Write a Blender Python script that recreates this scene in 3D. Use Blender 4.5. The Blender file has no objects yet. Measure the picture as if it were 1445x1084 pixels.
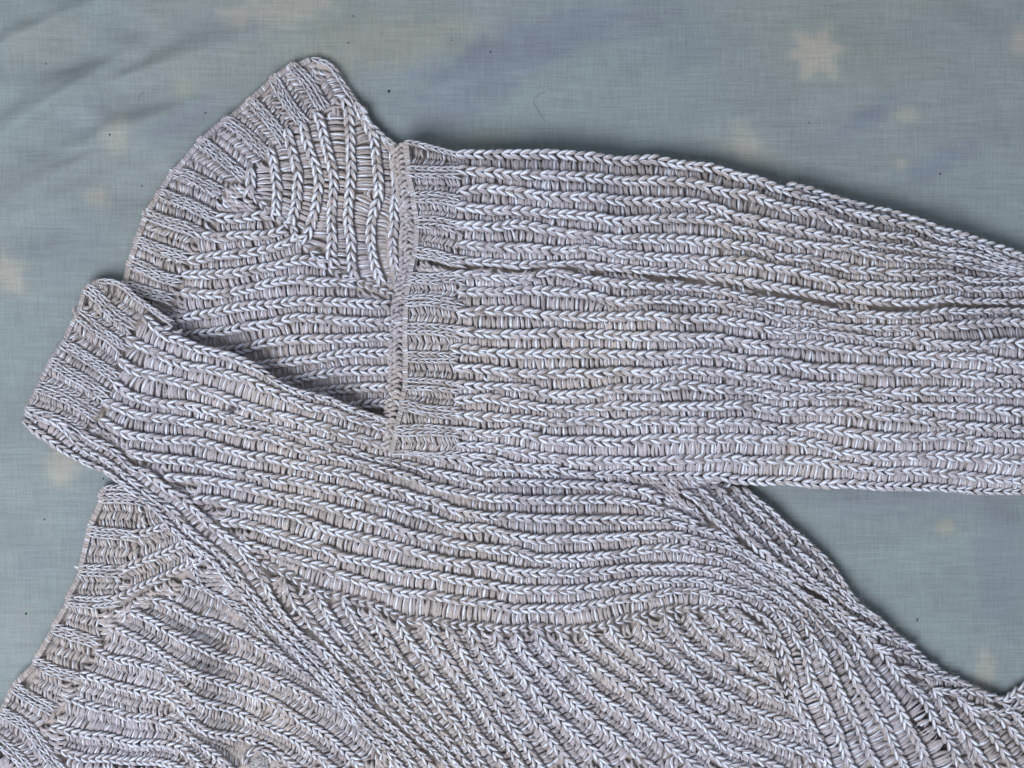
import bpy, math
import numpy as np

# ---------------------------------------------------------------- camera, world, lights, exposure
S = 0.0003            # metres per unit; one unit is 0.3 mm, the frame is 1445 x 1084 units (43 x 32.5 cm)
CX, CY = 722.5, 542.0
D = 2000.0            # camera height over the sheet in units (0.6 m)
sc = bpy.context.scene
cam = bpy.data.cameras.new('camera'); camo = bpy.data.objects.new('camera', cam)
sc.collection.objects.link(camo); sc.camera = camo
cam.sensor_width = 36.0; cam.lens = 36.0 * D / 1445.0
cam.clip_start = 0.01; cam.clip_end = 20.0
camo.location = (0, 0, D * S); camo.rotation_euler = (0, 0, 0)

world = bpy.data.worlds.new('World'); sc.world = world; world.use_nodes = True
bg = world.node_tree.nodes['Background']
bg.inputs[0].default_value = (0.86, 0.93, 1.0, 1); bg.inputs[1].default_value = 0.38

def area(name, loc, target, size, power, col):
    l = bpy.data.lights.new(name, 'AREA'); l.shape = 'DISK'; l.size = size; l.energy = power; l.color = col
    o = bpy.data.objects.new(name, l); sc.collection.objects.link(o); o.location = loc
    from mathutils import Vector
    o.rotation_euler = (Vector(target) - Vector(loc)).to_track_quat('-Z', 'Y').to_euler()
    return o
area('window_light', (-0.38, -0.48, 0.95), (0.0, 0.0, 0), 0.65, 15.4, (0.965, 0.98, 1.0))
sc.view_settings.view_transform = 'Standard'; sc.view_settings.look = 'None'
sc.view_settings.gamma = 1.0; sc.view_settings.exposure = 0.0

rng = np.random.default_rng(7)

# ---------------------------------------------------------------- helpers
def link(o, parent=None):
    sc.collection.objects.link(o)
    if parent is not None: o.parent = parent
    return o

def catmull(P, step=1.5):
    P = np.asarray(P, float)
    if len(P) == 2:
        n = max(2, int(np.hypot(*(P[1]-P[0]))/step)); t = np.linspace(0, 1, n)[:, None]
        return P[0]*(1-t) + P[1]*t
    Q = np.vstack([2*P[0]-P[1], P, 2*P[-1]-P[-2]]); out = []
    for i in range(1, len(Q)-2):
        a, b, c, d = Q[i-1], Q[i], Q[i+1], Q[i+2]
        n = max(2, int(np.hypot(*(c-b))/step)); t = np.linspace(0, 1, n, endpoint=False)[:, None]
        out.append(0.5*((2*b) + (-a+c)*t + (2*a-5*b+4*c-d)*t**2 + (-a+3*b-3*c+d)*t**3))
    out.append(P[-1:]); C = np.vstack(out)
    return resample(C, step)

def arclen(C):
    return np.concatenate([[0], np.cumsum(np.linalg.norm(np.diff(C, axis=0), axis=1))])

def resample(C, step=1.5, n=None):
    s = arclen(C)
    if n is None: n = max(2, int(s[-1]/step)+1)
    u = np.linspace(0, s[-1], n)
    return np.stack([np.interp(u, s, C[:, k]) for k in range(C.shape[1])], 1)

def smooth(a, k):
    if k < 2 or len(a) < 4: return a
    k = min(k, len(a)//2*2-1); pad = k//2
    b = np.concatenate([np.full(pad, a[0]), a, np.full(pad, a[-1])])
    return np.convolve(b, np.ones(2*pad+1)/(2*pad+1), 'valid')

class TPS:                       # thin-plate spline of a cloth height, from a few measured points
    def __init__(self, pts, lam=0.0, k=1.0, ripple=0.0):
        self.ripple = ripple
        p = np.array(pts, float); p[:, 2] *= k; self.c = p[:, :2]/500; n = len(p)
        K = self.k(self.c, self.c) + lam*np.eye(n); A = np.hstack([np.ones((n, 1)), self.c])
        M = np.block([[K, A], [A.T, np.zeros((3, 3))]])
        self.w = np.linalg.solve(M, np.concatenate([p[:, 2], np.zeros(3)]))
    def k(self, a, b):
        d2 = ((a[:, None]-b[None])**2).sum(-1); return 0.5*d2*np.log(d2+1e-9)
    def __call__(self, xy):
        q = np.asarray(xy, float)/500; n = len(self.c)
        return self.k(q, self.c) @ self.w[:n] + self.w[n] + q @ self.w[n+1:] + (self.ripple*vnoise(q[:, 0]*500/75+9, q[:, 1]*500/55+2) if self.ripple else 0)

_g = rng.normal(size=(64, 64))
def vnoise(x, y):                # smooth tiling value noise
    xi = np.floor(x).astype(int); yi = np.floor(y).astype(int); fx = x-xi; fy = y-yi
    fx = fx*fx*(3-2*fx); fy = fy*fy*(3-2*fy); g = lambda i, j: _g[i % 64, j % 64]
    return (g(xi, yi)*(1-fx)+g(xi+1, yi)*fx)*(1-fy) + (g(xi, yi+1)*(1-fx)+g(xi+1, yi+1)*fx)*fy

def to_world(V):
    V = np.asarray(V, float)
    return np.stack([(V[..., 0]-CX)*S, (CY-V[..., 1])*S, V[..., 2]*S], -1)

def make_mesh(name, verts, faces, mat, parent=None, uvs=None, uv2=None, smooth_shade=True):
    me = bpy.data.meshes.new(name); V = to_world(verts).astype(np.float32)
    F = np.asarray(faces, np.int32); nf = len(F)
    me.vertices.add(len(V)); me.vertices.foreach_set('co', V.ravel())
    me.loops.add(nf*4); me.loops.foreach_set('vertex_index', F.ravel())
    me.polygons.add(nf); me.polygons.foreach_set('loop_start', np.arange(0, nf*4, 4, dtype=np.int32))
    me.polygons.foreach_set('loop_total', np.full(nf, 4, np.int32))
    me.polygons.foreach_set('use_smooth', np.full(nf, smooth_shade))
    if uvs is not None:
        me.uv_layers.new(name='twist').data.foreach_set('uv', uvs.astype(np.float32).ravel())
        me.uv_layers.new(name='stitch').data.foreach_set('uv', uv2.astype(np.float32).ravel())
    me.update(); me.validate(); me.materials.append(mat)
    return link(bpy.data.objects.new(name, me), parent)

COVER = {}; LAYER = ['none']
class Yarn:                      # collects yarn strands, builds them as one mesh of tubes
    def __init__(self): self.P = []; self.n = 0; self.V = []; self.F = []; self.U = []; self.U2 = []
    def add(self, P, R, turns, phase, ring=8):
        # P (n,m,3) strand points, R (n,m) radius, phase (n,) ply angle at the middle, turns per strand
        n, m, _ = P.shape
        if n == 0: return
        COVER.setdefault(LAYER[0], []).append(P.reshape(-1, 3))
        T = np.gradient(P, axis=1); T /= np.linalg.norm(T, axis=2, keepdims=True)+1e-9
        up = np.zeros_like(T); up[..., 2] = 1
        side = np.cross(T, up); side /= np.linalg.norm(side, axis=2, keepdims=True)+1e-6
        nor = np.cross(side, T)
        th = np.linspace(0, 2*np.pi, ring, endpoint=False)
        V = P[:, :, None, :] + R[:, :, None, None]*(nor[:, :, None, :]*np.cos(th)[:, None] + side[:, :, None, :]*np.sin(th)[:, None])
        i, j = np.meshgrid(np.arange(m-1), np.arange(ring), indexing='ij'); j2 = (j+1) % ring
        f = np.stack([i*ring+j, (i+1)*ring+j, (i+1)*ring+j2, i*ring+j2], -1).reshape(-1, 4)
        F = f[None] + (np.arange(n)*m*ring)[:, None, None] + self.n
        t = np.linspace(-.5, .5, m)
        ui = np.stack([t[i], t[i+1], t[i+1], t[i]], -1).reshape(-1, 4); vi = np.stack([j, j, j+1, j+1], -1).reshape(-1, 4)/ring
        u = ui[None]*np.asarray(turns).reshape(-1, 1, 1) + np.asarray(phase)[:, None, None]
        U = np.stack([np.broadcast_to(u, (n,)+ui.shape), np.broadcast_to(vi[None], (n,)+vi.shape)], -1)
        r = rng.random(n)[:, None, None]
        U2 = np.stack([np.broadcast_to(r, (n,)+ui.shape), np.broadcast_to(ui[None]+.5, (n,)+ui.shape)], -1)
        self.V.append(V.reshape(-1, 3)); self.F.append(F.reshape(-1, 4)); self.U.append(U.reshape(-1, 2)); self.U2.append(U2.reshape(-1, 2))
        self.n += n*m*ring
    def build(self, name, mat, parent):
        if not self.V: return None
        return make_mesh(name, np.vstack(self.V), np.vstack(self.F), mat, parent, np.vstack(self.U), np.vstack(self.U2))

# ---------------------------------------------------------------- materials
def nodes_of(m):
    m.use_nodes = True; nt = m.node_tree
    return nt, nt.nodes['Principled BSDF']
def N(nt, t, **kw):
    n = nt.nodes.new(t)
    for k, v in kw.items(): setattr(n, k, v)
    return n
def M(nt, op, a, b=None, c=None):
    n = N(nt, 'ShaderNodeMath', operation=op)
    for k, v in enumerate((a, b, c)):
        if v is None: continue
        if isinstance(v, (int, float)): n.inputs[k].default_value = v
        else: nt.links.new(v, n.inputs[k])
    return n.outputs[0]
def MR(nt, v, a, b, c=0.0, d=1.0):
    n = N(nt, 'ShaderNodeMapRange', interpolation_type='SMOOTHSTEP'); nt.links.new(v, n.inputs[0])
    for k, x in zip((1, 2, 3, 4), (a, b, c, d)): n.inputs[k].default_value = x
    return n.outputs[0]
def MIX(nt, f, a, b, blend='MIX'):
    n = N(nt, 'ShaderNodeMix', data_type='RGBA', blend_type=blend)
    if isinstance(f, (int, float)): n.inputs[0].default_value = f
    else: nt.links.new(f, n.inputs[0])
    for k, v in ((6, a), (7, b)):
        if isinstance(v, tuple): n.inputs[k].default_value = (*v, 1)
        else: nt.links.new(v, n.inputs[k])
    return n.outputs[2]
def NOISE(nt, vec, scale, detail=2.0, rough=0.5):
    n = N(nt, 'ShaderNodeTexNoise'); n.inputs['Scale'].default_value = scale; n.inputs['Detail'].default_value = detail
    n.inputs['Roughness'].default_value = rough
    if vec is not None: nt.links.new(vec, n.inputs['Vector'])
    return n.outputs['Fac']

def yarn_material(name, beige, beige2, white, amount=0.80):
    m = bpy.data.materials.new(name); nt, b = nodes_of(m)
    uv = N(nt, 'ShaderNodeUVMap', uv_map='twist').outputs[0]; uv2 = N(nt, 'ShaderNodeUVMap', uv_map='stitch').outputs[0]
    sx = N(nt, 'ShaderNodeSeparateXYZ'); nt.links.new(uv, sx.inputs[0])
    s2 = N(nt, 'ShaderNodeSeparateXYZ'); nt.links.new(uv2, s2.inputs[0])
    obj = N(nt, 'ShaderNodeTexCoord').outputs['Object']
    p = M(nt, 'ADD', sx.outputs[0], sx.outputs[1])
    wob = M(nt, 'MULTIPLY', M(nt, 'SUBTRACT', NOISE(nt, obj, 900, 1), 0.5), 0.16)
    ang = M(nt, 'MULTIPLY', M(nt, 'ADD', p, wob), 2*math.pi)
    c1 = M(nt, 'COSINE', ang); s1 = M(nt, 'SINE', ang)
    lobes = M(nt, 'ABSOLUTE', M(nt, 'COSINE', M(nt, 'MULTIPLY', ang, 1.5)))
    fv = N(nt, 'ShaderNodeCombineXYZ')
    nt.links.new(M(nt, 'MULTIPLY', c1, 4.0), fv.inputs[0]); nt.links.new(M(nt, 'MULTIPLY', s1, 4.0), fv.inputs[1])
    nt.links.new(M(nt, 'ADD', M(nt, 'MULTIPLY', s2.outputs[1], 2.0), M(nt, 'MULTIPLY', s2.outputs[0], 37.0)), fv.inputs[2])
    fib = NOISE(nt, fv.outputs[0], 1.25, 3.0, 0.65)
    wm = MR(nt, M(nt, 'ADD', c1, M(nt, 'MULTIPLY', M(nt, 'SUBTRACT', fib, 0.5), 0.35)), amount, amount+0.10)
    big = MR(nt, NOISE(nt, obj, 16, 2), 0.35, 0.65)
    base = MIX(nt, big, beige, beige2)
    var = M(nt, 'ADD', M(nt, 'MULTIPLY', s2.outputs[0], 0.24), M(nt, 'ADD', M(nt, 'MULTIPLY', fib, 0.75), 0.50))
    hv = N(nt, 'ShaderNodeHueSaturation'); nt.links.new(base, hv.inputs['Color']); nt.links.new(var, hv.inputs['Value'])
    col = MIX(nt, wm, hv.outputs[0], white)
    nt.links.new(col, b.inputs['Base Color'])
    nt.links.new(M(nt, 'SUBTRACT', 0.86, M(nt, 'MULTIPLY', wm, 0.28)), b.inputs['Roughness'])
    b.inputs['Specular IOR Level'].default_value = 0.2
    b.inputs['Sheen Weight'].default_value = 0.3; b.inputs['Sheen Roughness'].default_value = 0.5
    h = M(nt, 'ADD', M(nt, 'MULTIPLY', lobes, 0.7), M(nt, 'MULTIPLY', fib, 0.8))
    bp = N(nt, 'ShaderNodeBump'); bp.inputs['Strength'].default_value = 0.9; bp.inputs['Distance'].default_value = 0.00045
    nt.links.new(h, bp.inputs['Height']); nt.links.new(bp.outputs[0], b.inputs['Normal'])
    return m

BEIGE, BEIGE2, WHITE = (0.452, 0.402, 0.398), (0.430, 0.400, 0.450), (0.72, 0.79, 0.95)
YARN = yarn_material('marled_yarn', BEIGE, BEIGE2, WHITE)

def backing_material():
    m = bpy.data.materials.new('knit_backing'); nt, b = nodes_of(m)
    obj = N(nt, 'ShaderNodeTexCoord').outputs['Object']
    n1 = NOISE(nt, obj, 700, 3); n2 = NOISE(nt, obj, 1500, 2)
    col = MIX(nt, n1, (0.36, 0.315, 0.300), (0.44, 0.395, 0.385))
    nt.links.new(col, b.inputs['Base Color']); b.inputs['Roughness'].default_value = 0.95
    b.inputs['Specular IOR Level'].default_value = 0.1
    bp = N(nt, 'ShaderNodeBump'); bp.inputs['Strength'].default_value = 0.9; bp.inputs['Distance'].default_value = 0.001
    nt.links.new(n1, bp.inputs['Height']); nt.links.new(bp.outputs[0], b.inputs['Normal'])
    return m
BACK = backing_material()

def plain(name, col, rough=0.8):
    m = bpy.data.materials.new(name); nt, b = nodes_of(m)
    obj = N(nt, 'ShaderNodeTexCoord').outputs['Object']; n1 = NOISE(nt, obj, 2500, 2)
    c2 = tuple(min(1, c*1.5+0.01) for c in col)
    nt.links.new(MIX(nt, n1, col, c2), b.inputs['Base Color']); b.inputs['Roughness'].default_value = rough
    return m

# ---------------------------------------------------------------- the bed sheet
SHEET = {}
def sheet():
    x0, x1, y0, y1, st = -330, 1775, -330, 1414, 5.0
    xs = np.arange(x0, x1, st); ys = np.arange(y0, y1, st); X, Y = np.meshgrid(xs, ys)
    nx, ny = len(xs), len(ys)
    def ridge(ax, ay, bx, by, wd, h):
        d = np.array([bx-ax, by-ay], float); L = np.hypot(*d); d /= L
        t = (X-ax)*d[0]+(Y-ay)*d[1]; q = -(X-ax)*d[1]+(Y-ay)*d[0]
        fade = 1/(1+np.exp(-(t+0.0)/25))/(1+np.exp((t-L)/25))
        return h*np.exp(-np.abs(q/(wd*np.where(q > 0, 0.55, 1.3)))**1.5)*fade
    Z = 1.6*vnoise(X/170+3, Y/90+9) + 0.5*vnoise(X/60, Y/45)
    Z += ridge(-30, 80, 115, 12, 12, 11) + ridge(-10, 200, 190, 70, 16, 11) + ridge(60, 150, 340, 55, 17, 10) + ridge(30, 275, 230, 165, 16, 6) + ridge(100, 210, 260, 150, 12, 4)
    Z += ridge(-40, 330, 150, 250, 20, 3) + ridge(980, 180, 1180, 130, 22, 2.5) + ridge(1220, 250, 1440, 190, 24, 2.5) + ridge(1080, 190, 1330, 150, 14, 1.5)
    Z += ridge(1150, 790, 1440, 740, 26, 2.5) + ridge(1130, 720, 1440, 690, 22, 2.0) + ridge(0, 800, 110, 660, 22, 2.5) + ridge(700, 60, 560, 160, 26, 2.5)
    Z += 1.4*vnoise(X/55+13, Y/30+60)*np.clip(1.2-np.hypot(X-150, Y-120)/330, 0, 1)
    Z = 1.9*Z - 7.0; Z = np.where(Z > 5, 5+0.5*(Z-5), Z)
    SHEET.update(xs=xs, ys=ys, Z=Z)
    V = np.stack([X, Y, Z], -1).reshape(-1, 3)
    i, j = np.meshgrid(np.arange(ny-1), np.arange(nx-1), indexing='ij')
    F = np.stack([i*nx+j, (i+1)*nx+j, (i+1)*nx+j+1, i*nx+j+1], -1).reshape(-1, 4)
    # printed pattern: watery blue-green ground with lavender clouds and soft cream stars
    c = np.empty(X.shape+(3,)); c[:] = (0.205, 0.240, 0.254)
    def tint(mask, col):
        c[:] = c*(1-mask[..., None]) + np.array(col)*mask[..., None]
    w = np.clip(0.5+0.5*vnoise(X/230+11, Y/160+4), 0, 1); tint(0.5*w, (0.205, 0.255, 0.275))
    w = np.clip(vnoise(X/300+31, Y/260+14), 0, 1); tint(0.5*w, (0.218, 0.240, 0.232))
    lav, cream = (0.176, 0.205, 0.252), (0.345, 0.328, 0.295)
    def blob(x, y, rx, ry, a, col, ang=0.0, soft=0.35):
        ca, sa = math.cos(math.radians(ang)), math.sin(math.radians(ang))
        u = ((X-x)*ca+(Y-y)*sa)/rx; v = (-(X-x)*sa+(Y-y)*ca)/ry
        d = np.sqrt(u*u+v*v) + 0.22*vnoise(X/17+x, Y/17+y)
        tint((0.9 if col is cream else 1.1)*a/(1+np.exp((d-1)/(soft*0.5))), col)
    for q in [(690, 95, 120, 42, .85, lav, -28), (780, 50, 90, 32, .75, lav, -22), (880, 25, 90, 28, .5, lav, -10), (620, 165, 60, 22, .5, lav, -20), (300, 45, 70, 26, .45, lav, -10), (255, 170, 60, 16, .55, lav, -35),
              (130, 165, 40, 30, .3, lav, 0), (85, 350, 50, 60, .35, lav, 20), (1230, 165, 40, 14, .8, lav, -35), (1320, 232, 65, 16, .8, lav, -25), (1180, 195, 40, 20, .3, lav, 0),
              (1290, 700, 150, 30, .55, lav, 0), (1420, 800, 40, 90, .5, lav, 0), (1380, 40, 120, 30, .35, lav, 0), (960, 60, 80, 40, .3, lav, 0), (130, 720, 30, 70, .25, lav, 20),
              (540, 60, 110, 34, .55, (0.265, 0.265, 0.245), -8), (390, 15, 60, 22, .6, cream, -10), (660, 205, 70, 14, .3, (0.265, 0.265, 0.245), -10), (1060, 215, 45, 16, .35, cream, 20),
              (60, 60, 60, 30, .3, (0.26, 0.262, 0.25), -10), (165, 190, 18, 24, .5, cream, 0), (262, 122, 16, 11, .45, (0.27, 0.285, 0.24), 0), (138, 278, 15, 15, .6, cream, 0),
              (12, 385, 16, 34, .7, cream, -30), (90, 655, 22, 34, .7, cream, 20), (1282, 162, 18, 11, .5, cream, 0), (1273, 228, 11, 10, .6, cream, 0),
              (1437, 55, 16, 20, .65, cream, 0), (1332, 745, 11, 10, .65, cream, 0), (1392, 948, 14, 28, .6, cream, 0), (1052, 198, 16, 20, .4, cream, 0), (25, 900, 30, 60, .3, (0.245, 0.27, 0.262), 0), (40, 800, 30, 40, .25, lav, 0)]:
        blob(*q)
    th = np.arctan2(Y-74, X-1152)+0.15; r = np.hypot(X-1152, Y-74)
    R = 32+8*np.cos(6*th+0.5*np.sin(th*2)) + 3*vnoise(X/9, Y/9)
    tint(0.75/(1+np.exp((r-R)/3.6)), cream)
    m = bpy.data.materials.new('printed_cotton'); nt, b = nodes_of(m)
    o = make_mesh('bed_sheet', V, F, m)
    at = o.data.color_attributes.new('print', 'FLOAT_COLOR', 'POINT')
    at.data.foreach_set('color', np.concatenate([c.reshape(-1, 3), np.ones((nx*ny, 1))], 1).astype(np.float32).ravel())
    ca = N(nt, 'ShaderNodeVertexColor', layer_name='print').outputs[0]
    obj = N(nt, 'ShaderNodeTexCoord').outputs['Object']
    def stretched(sx, sy, rot, detail=3):
        mp = N(nt, 'ShaderNodeMapping'); nt.links.new(obj, mp.inputs[0])
        mp.inputs['Rotation'].default_value = (0, 0, rot); mp.inputs['Scale'].default_value = (sx, sy, 1)
        return NOISE(nt, mp.outputs[0], 1.0, detail, 0.6)
    hx = stretched(60, 1150, math.radians(-5)); vx = stretched(1150, 75, math.radians(-1)); sl = stretched(30, 420, math.radians(-7), 4); mot = stretched(60, 60, 0.4, 4)
    fleck = stretched(900, 900, 0, 2)
    v = M(nt, 'ADD', M(nt, 'ADD', M(nt, 'MULTIPLY', hx, 0.50), M(nt, 'MULTIPLY', vx, 0.40)), M(nt, 'ADD', M(nt, 'ADD', M(nt, 'MULTIPLY', mot, 0.22), M(nt, 'MULTIPLY', sl, 0.24)), M(nt, 'MULTIPLY', fleck, 0.20)))
    hv = N(nt, 'ShaderNodeHueSaturation'); nt.links.new(ca, hv.inputs['Color']); nt.links.new(M(nt, 'ADD', v, 0.21), hv.inputs['Value'])
    nt.links.new(hv.outputs[0], b.inputs['Base Color']); b.inputs['Roughness'].default_value = 0.9
    b.inputs['Specular IOR Level'].default_value = 0.15; b.inputs['Sheen Weight'].default_value = 0.1
    bp = N(nt, 'ShaderNodeBump'); bp.inputs['Strength'].default_value = 0.35; bp.inputs['Distance'].default_value = 0.0003
    nt.links.new(v, bp.inputs['Height']); nt.links.new(bp.outputs[0], b.inputs['Normal'])
    o['kind'] = 'structure'
    return o
sheet()

# ---------------------------------------------------------------- knitting
class Rib:
    """A wale of knit stitches: centre line on the cloth (photo units), crest height, half width."""
    def __init__(self, pts, H, dz=0.0, wmax=7.0, pitch=12.6, r=2.75, kind='knit', wob=1.6):
        C = catmull(pts, 1.5); C = C + wob*np.stack([vnoise(C[:, 0]/38+7, C[:, 1]/38+3), vnoise(C[:, 0]/(38+8*(wob > 2))+17, C[:, 1]/30+23)], 1); z = H(C) if callable(H) else np.full(len(C), float(H))
        z = z + dz + 1.2*vnoise(C[:, 0]/45+5, C[:, 1]/45) + 2.8*vnoise(C[:, 0]/105+25, C[:, 1]/80+40)
        k = (1 - z/D)[:, None]
        self.C = np.concatenate([np.array([CX, CY]) + (C-np.array([CX, CY]))*k, z[:, None]], 1)
        self.s = arclen(self.C[:, :2]); self.L = self.s[-1]; self.wmax = wmax; self.pitch = pitch; self.r = r
        T = np.gradient(self.C[:, :2], axis=0); T = np.stack([smooth(T[:, 0], 9), smooth(T[:, 1], 9)], 1)
        T /= np.linalg.norm(T, axis=1, keepdims=True)+1e-9; self.T = T
        self.Nn = np.stack([-T[:, 1], T[:, 0]], 1)        # to the right of the running direction (down in the photo)
        self.w = np.full(len(self.C), wmax); self.kind = kind
    def at(self, s):
        f = lambda a: np.interp(s, self.s, a)
        c = np.stack([f(self.C[:, k]) for k in range(3)], -1); n = np.stack([f(self.Nn[:, k]) for k in range(2)], -1)
        over = np.where(s < 0, s, np.where(s > self.L, s-self.L, 0.0)); t = np.stack([f(self.T[:, k]) for k in range(2)], -1)
        c[..., :2] += t*over[..., None]
        return c, n, f(self.w)
    def dist(self, o):
        d = np.sqrt(((self.C[:, None, :2]-o.C[None, ::2, :2])**2).sum(-1)); return d.min(1)
    def offset(self, d, dz=0.0, wmax=None, r=None, pitch=None):
        o = object.__new__(Rib); o.__dict__.update(self.__dict__); o.C = self.C.copy()
        o.C[:, :2] += self.Nn*d; o.C[:, 2] += dz; o.s = arclen(o.C[:, :2]); o.L = o.s[-1]
        if wmax: o.wmax = wmax; o.w = np.full(len(o.C), float(wmax))
        if r: o.r = r
        if pitch: o.pitch = pitch
        return o

def set_widths(ribs):
    for i, r in enumerate(ribs):
        ds = [r.dist(q) for q in (ribs[i-1] if i else None, ribs[i+1] if i+1 < len(ribs) else None) if q is not None]
        if not ds: continue
        d = np.mean([np.minimum(x, 32) for x in ds], 0); mn = np.min(ds, 0)
        r.w = smooth(np.clip(np.minimum(0.245*d, 0.385*mn), 3.2, r.wmax*0.91), 15)

def knit_rib(yarn, rib, turns=-0.10, lean=1.0, white=0.0):
    p = rib.pitch; n = max(1, int(rib.L/p)); p = rib.L/n
    k = np.arange(n)*p + rng.normal(0, 0.05*p, n); m = 8; t = np.linspace(0, 1, m)
    for sgn in (-1, 1):
        A = -0.12 + 1.26*t; lat = 0.05 + 1.0*(t**0.85); lat = np.where(t > 0.85, lat-0.10*(t-0.85)/0.15, lat)
        dz = np.array([-2.0, -0.3, 0.8, 1.25, 1.15, 0.55, -0.8, -2.8])
        jl = rng.normal(1, 0.07, (n, 1)); ss = k[:, None] + A[None]*p*lean*rng.normal(1, 0.05, (n, 1))
        c, nn, w = rib.at(ss)
        roll = np.clip(0.75*vnoise(c[..., 0]/42+rib.C[0, 1], c[..., 1]/42+rib.C[0, 0]), -1, 1)
        q = (lat[None]*jl)*(1+0.22*sgn*roll); P = c.copy(); P[..., :2] += nn*(sgn*q*w + 0.10*roll*w)[..., None]
        P[..., 2] += (rib.r/2.75)*(dz*1.15)[None] - 2.2*q**2 + 0.8 - 0.9*sgn*roll + rng.normal(0, 0.3, (n, 1))
        rr = 0.88*rib.r*np.clip(w/5.6, 0.74, 1.0)*np.array([0.50, 0.88, 1.10, 1.20, 1.18, 1.06, 0.85, 0.5])[None]*rng.normal(1, 0.06, (n, 1))
        ph = rng.normal(0.05+white, 0.10, n)
        yarn.add(P, rr, rng.normal(turns, 0.10, n), -ph)

def project(C, Q):
    d = ((C[:, None, :2]-Q[None, :, :2])**2).sum(-1); j = d.argmin(1)
    return j, np.sqrt(d[np.arange(len(C)), j])

def purl_channel(yarn, a, b, depth=4.8, pitch=None, r=2.2, ncol=None, maxd=60, mind=2.0):
    """strands crossing the channel from rib a to rib b (b on the right-hand side of a)"""
    sh, lo, flip = (a, b, False) if a.L <= b.L else (b, a, True)
    p = pitch or min(a.pitch, b.pitch); n = max(1, int(sh.L/p)); half = p*0.38
    ss0 = (np.arange(n)+0.35)*sh.L/n
    for rep, off in ((0, 0.0), (1, p*0.29), (2, p*0.58)):
        ss = ss0 + off + rng.normal(0, 0.08*p, n)
        ss = ss[ss < sh.L]
        if len(ss) == 0: continue
        c, nn, w = sh.at(ss); j, d = project(c, lo.C)
        ok = (d < maxd) & (d > mind) & ((j > 0) | (d < 24)) & ((j < len(lo.C)-1) | (d < 24))
        if not ok.any(): continue
        c, w, j, d = c[ok], w[ok], j[ok], d[ok]; q = lo.C[j]; wq = lo.w[j]; tq = sh.T[np.searchsorted(sh.s, ss[ok]).clip(0, len(sh.s)-1)]
        if flip: c, q, w, wq = q, c, wq, w
        dirv = q[:, :2]-c[:, :2]; dirv /= np.linalg.norm(dirv, axis=1, keepdims=True)+1e-9
        A = c.copy(); B = q.copy(); A[:, :2] += dirv*(w*0.62)[:, None]; B[:, :2] -= dirv*(wq*0.62)[:, None]
        gap = np.linalg.norm(B[:, :2]-A[:, :2], axis=1); nc = ncol or max(1, int(round(np.median(gap)/11.5)))
        for cidx in range(nc):
            f0, f1 = cidx/nc, (cidx+1)/nc; m = 6; t = np.linspace(-0.10, 1.10, m) if nc > 1 else np.linspace(0, 1, m); g = f0+(f1-f0)*t
            P = A[:, None]*(1-g)[None, :, None] + B[:, None]*g[None, :, None]
            sg = (1 if cidx % 2 == 0 else -1)
            if nc == 1: bow = (-0.22, -0.02, 0.16)[rep]*np.sin(np.pi*t)*p + (0.02, 0.10, 0.26)[rep]*p*(t-.5) + (0.08, 0.0, -0.08)[rep]*p
            else: bow = sg*0.42*p*(t-.5) + 0.10*p*np.sin(np.pi*t)*(1 if rep else -1)
            bow = bow[None]*rng.normal(1, 0.4, (len(P), 1)) + rng.normal(0, 0.04*p, (len(P), 1))
            P[..., :2] += tq[:, None, :]*bow[..., None]
            arch = np.sin(np.pi*np.clip(t, 0, 1))
            P[..., 2] += -depth - 4.2 + 4.6*arch[None]**0.8 - (0.0, 0.3, 1.3)[rep] + rng.normal(0, 0.3, (len(P), 1))
            sc_ = np.clip(p/12.6, 0.66, 1.1)
            rr = r*sc_*np.array([0.60, 1.0, 1.2, 1.2, 1.0, 0.60])[None]*rng.normal(1, 0.11, (len(P), 1))
            yarn.add(P, rr, 0.25*np.ones(len(P)), rng.normal((0.40, 0.13, 0.30)[rep], 0.12, len(P)), ring=7)

def edge_side(yarn, rib, out, zlow, inset=-3.0, pitch=None, r=2.6, start=0.45, up=-2.0, ph=0.36):
    """strands running from an outline rib over the rolled edge and down; out = +1/-1 side of the rib"""
    p = (pitch or rib.pitch)*0.40; n = max(1, int(rib.L/p)); ss = np.arange(n)*p + rng.normal(0, 0.1*p, n)
    c, nn, w = rib.at(ss); m = 7; t = np.linspace(0, 1, m)
    lat = start + (1.2-start)*np.sin(np.pi*np.minimum(t*1.15, 1)) ; lat = lat*np.where(t > .5, 1, 1)
    P = np.repeat(c[:, None], m, 1); off = (w[:, None]*lat[None])*(1-t[None]) + (w[:, None]*0.55+inset)*t[None]
    P[..., :2] += nn[:, None]*(out*off)[..., None]
    zt = zlow(c[:, :2]) if callable(zlow) else np.full(len(c), float(zlow))
    P[..., 2] = (c[:, 2]+up)[:, None]*(1-t[None]**1.3) + zt[:, None]*(t[None]**1.3)
    yarn.add(P, np.full((n, m), r)*rng.normal(1, 0.08, (n, 1)), 0.3*np.ones(n), rng.normal(ph, 0.2, n))

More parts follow.
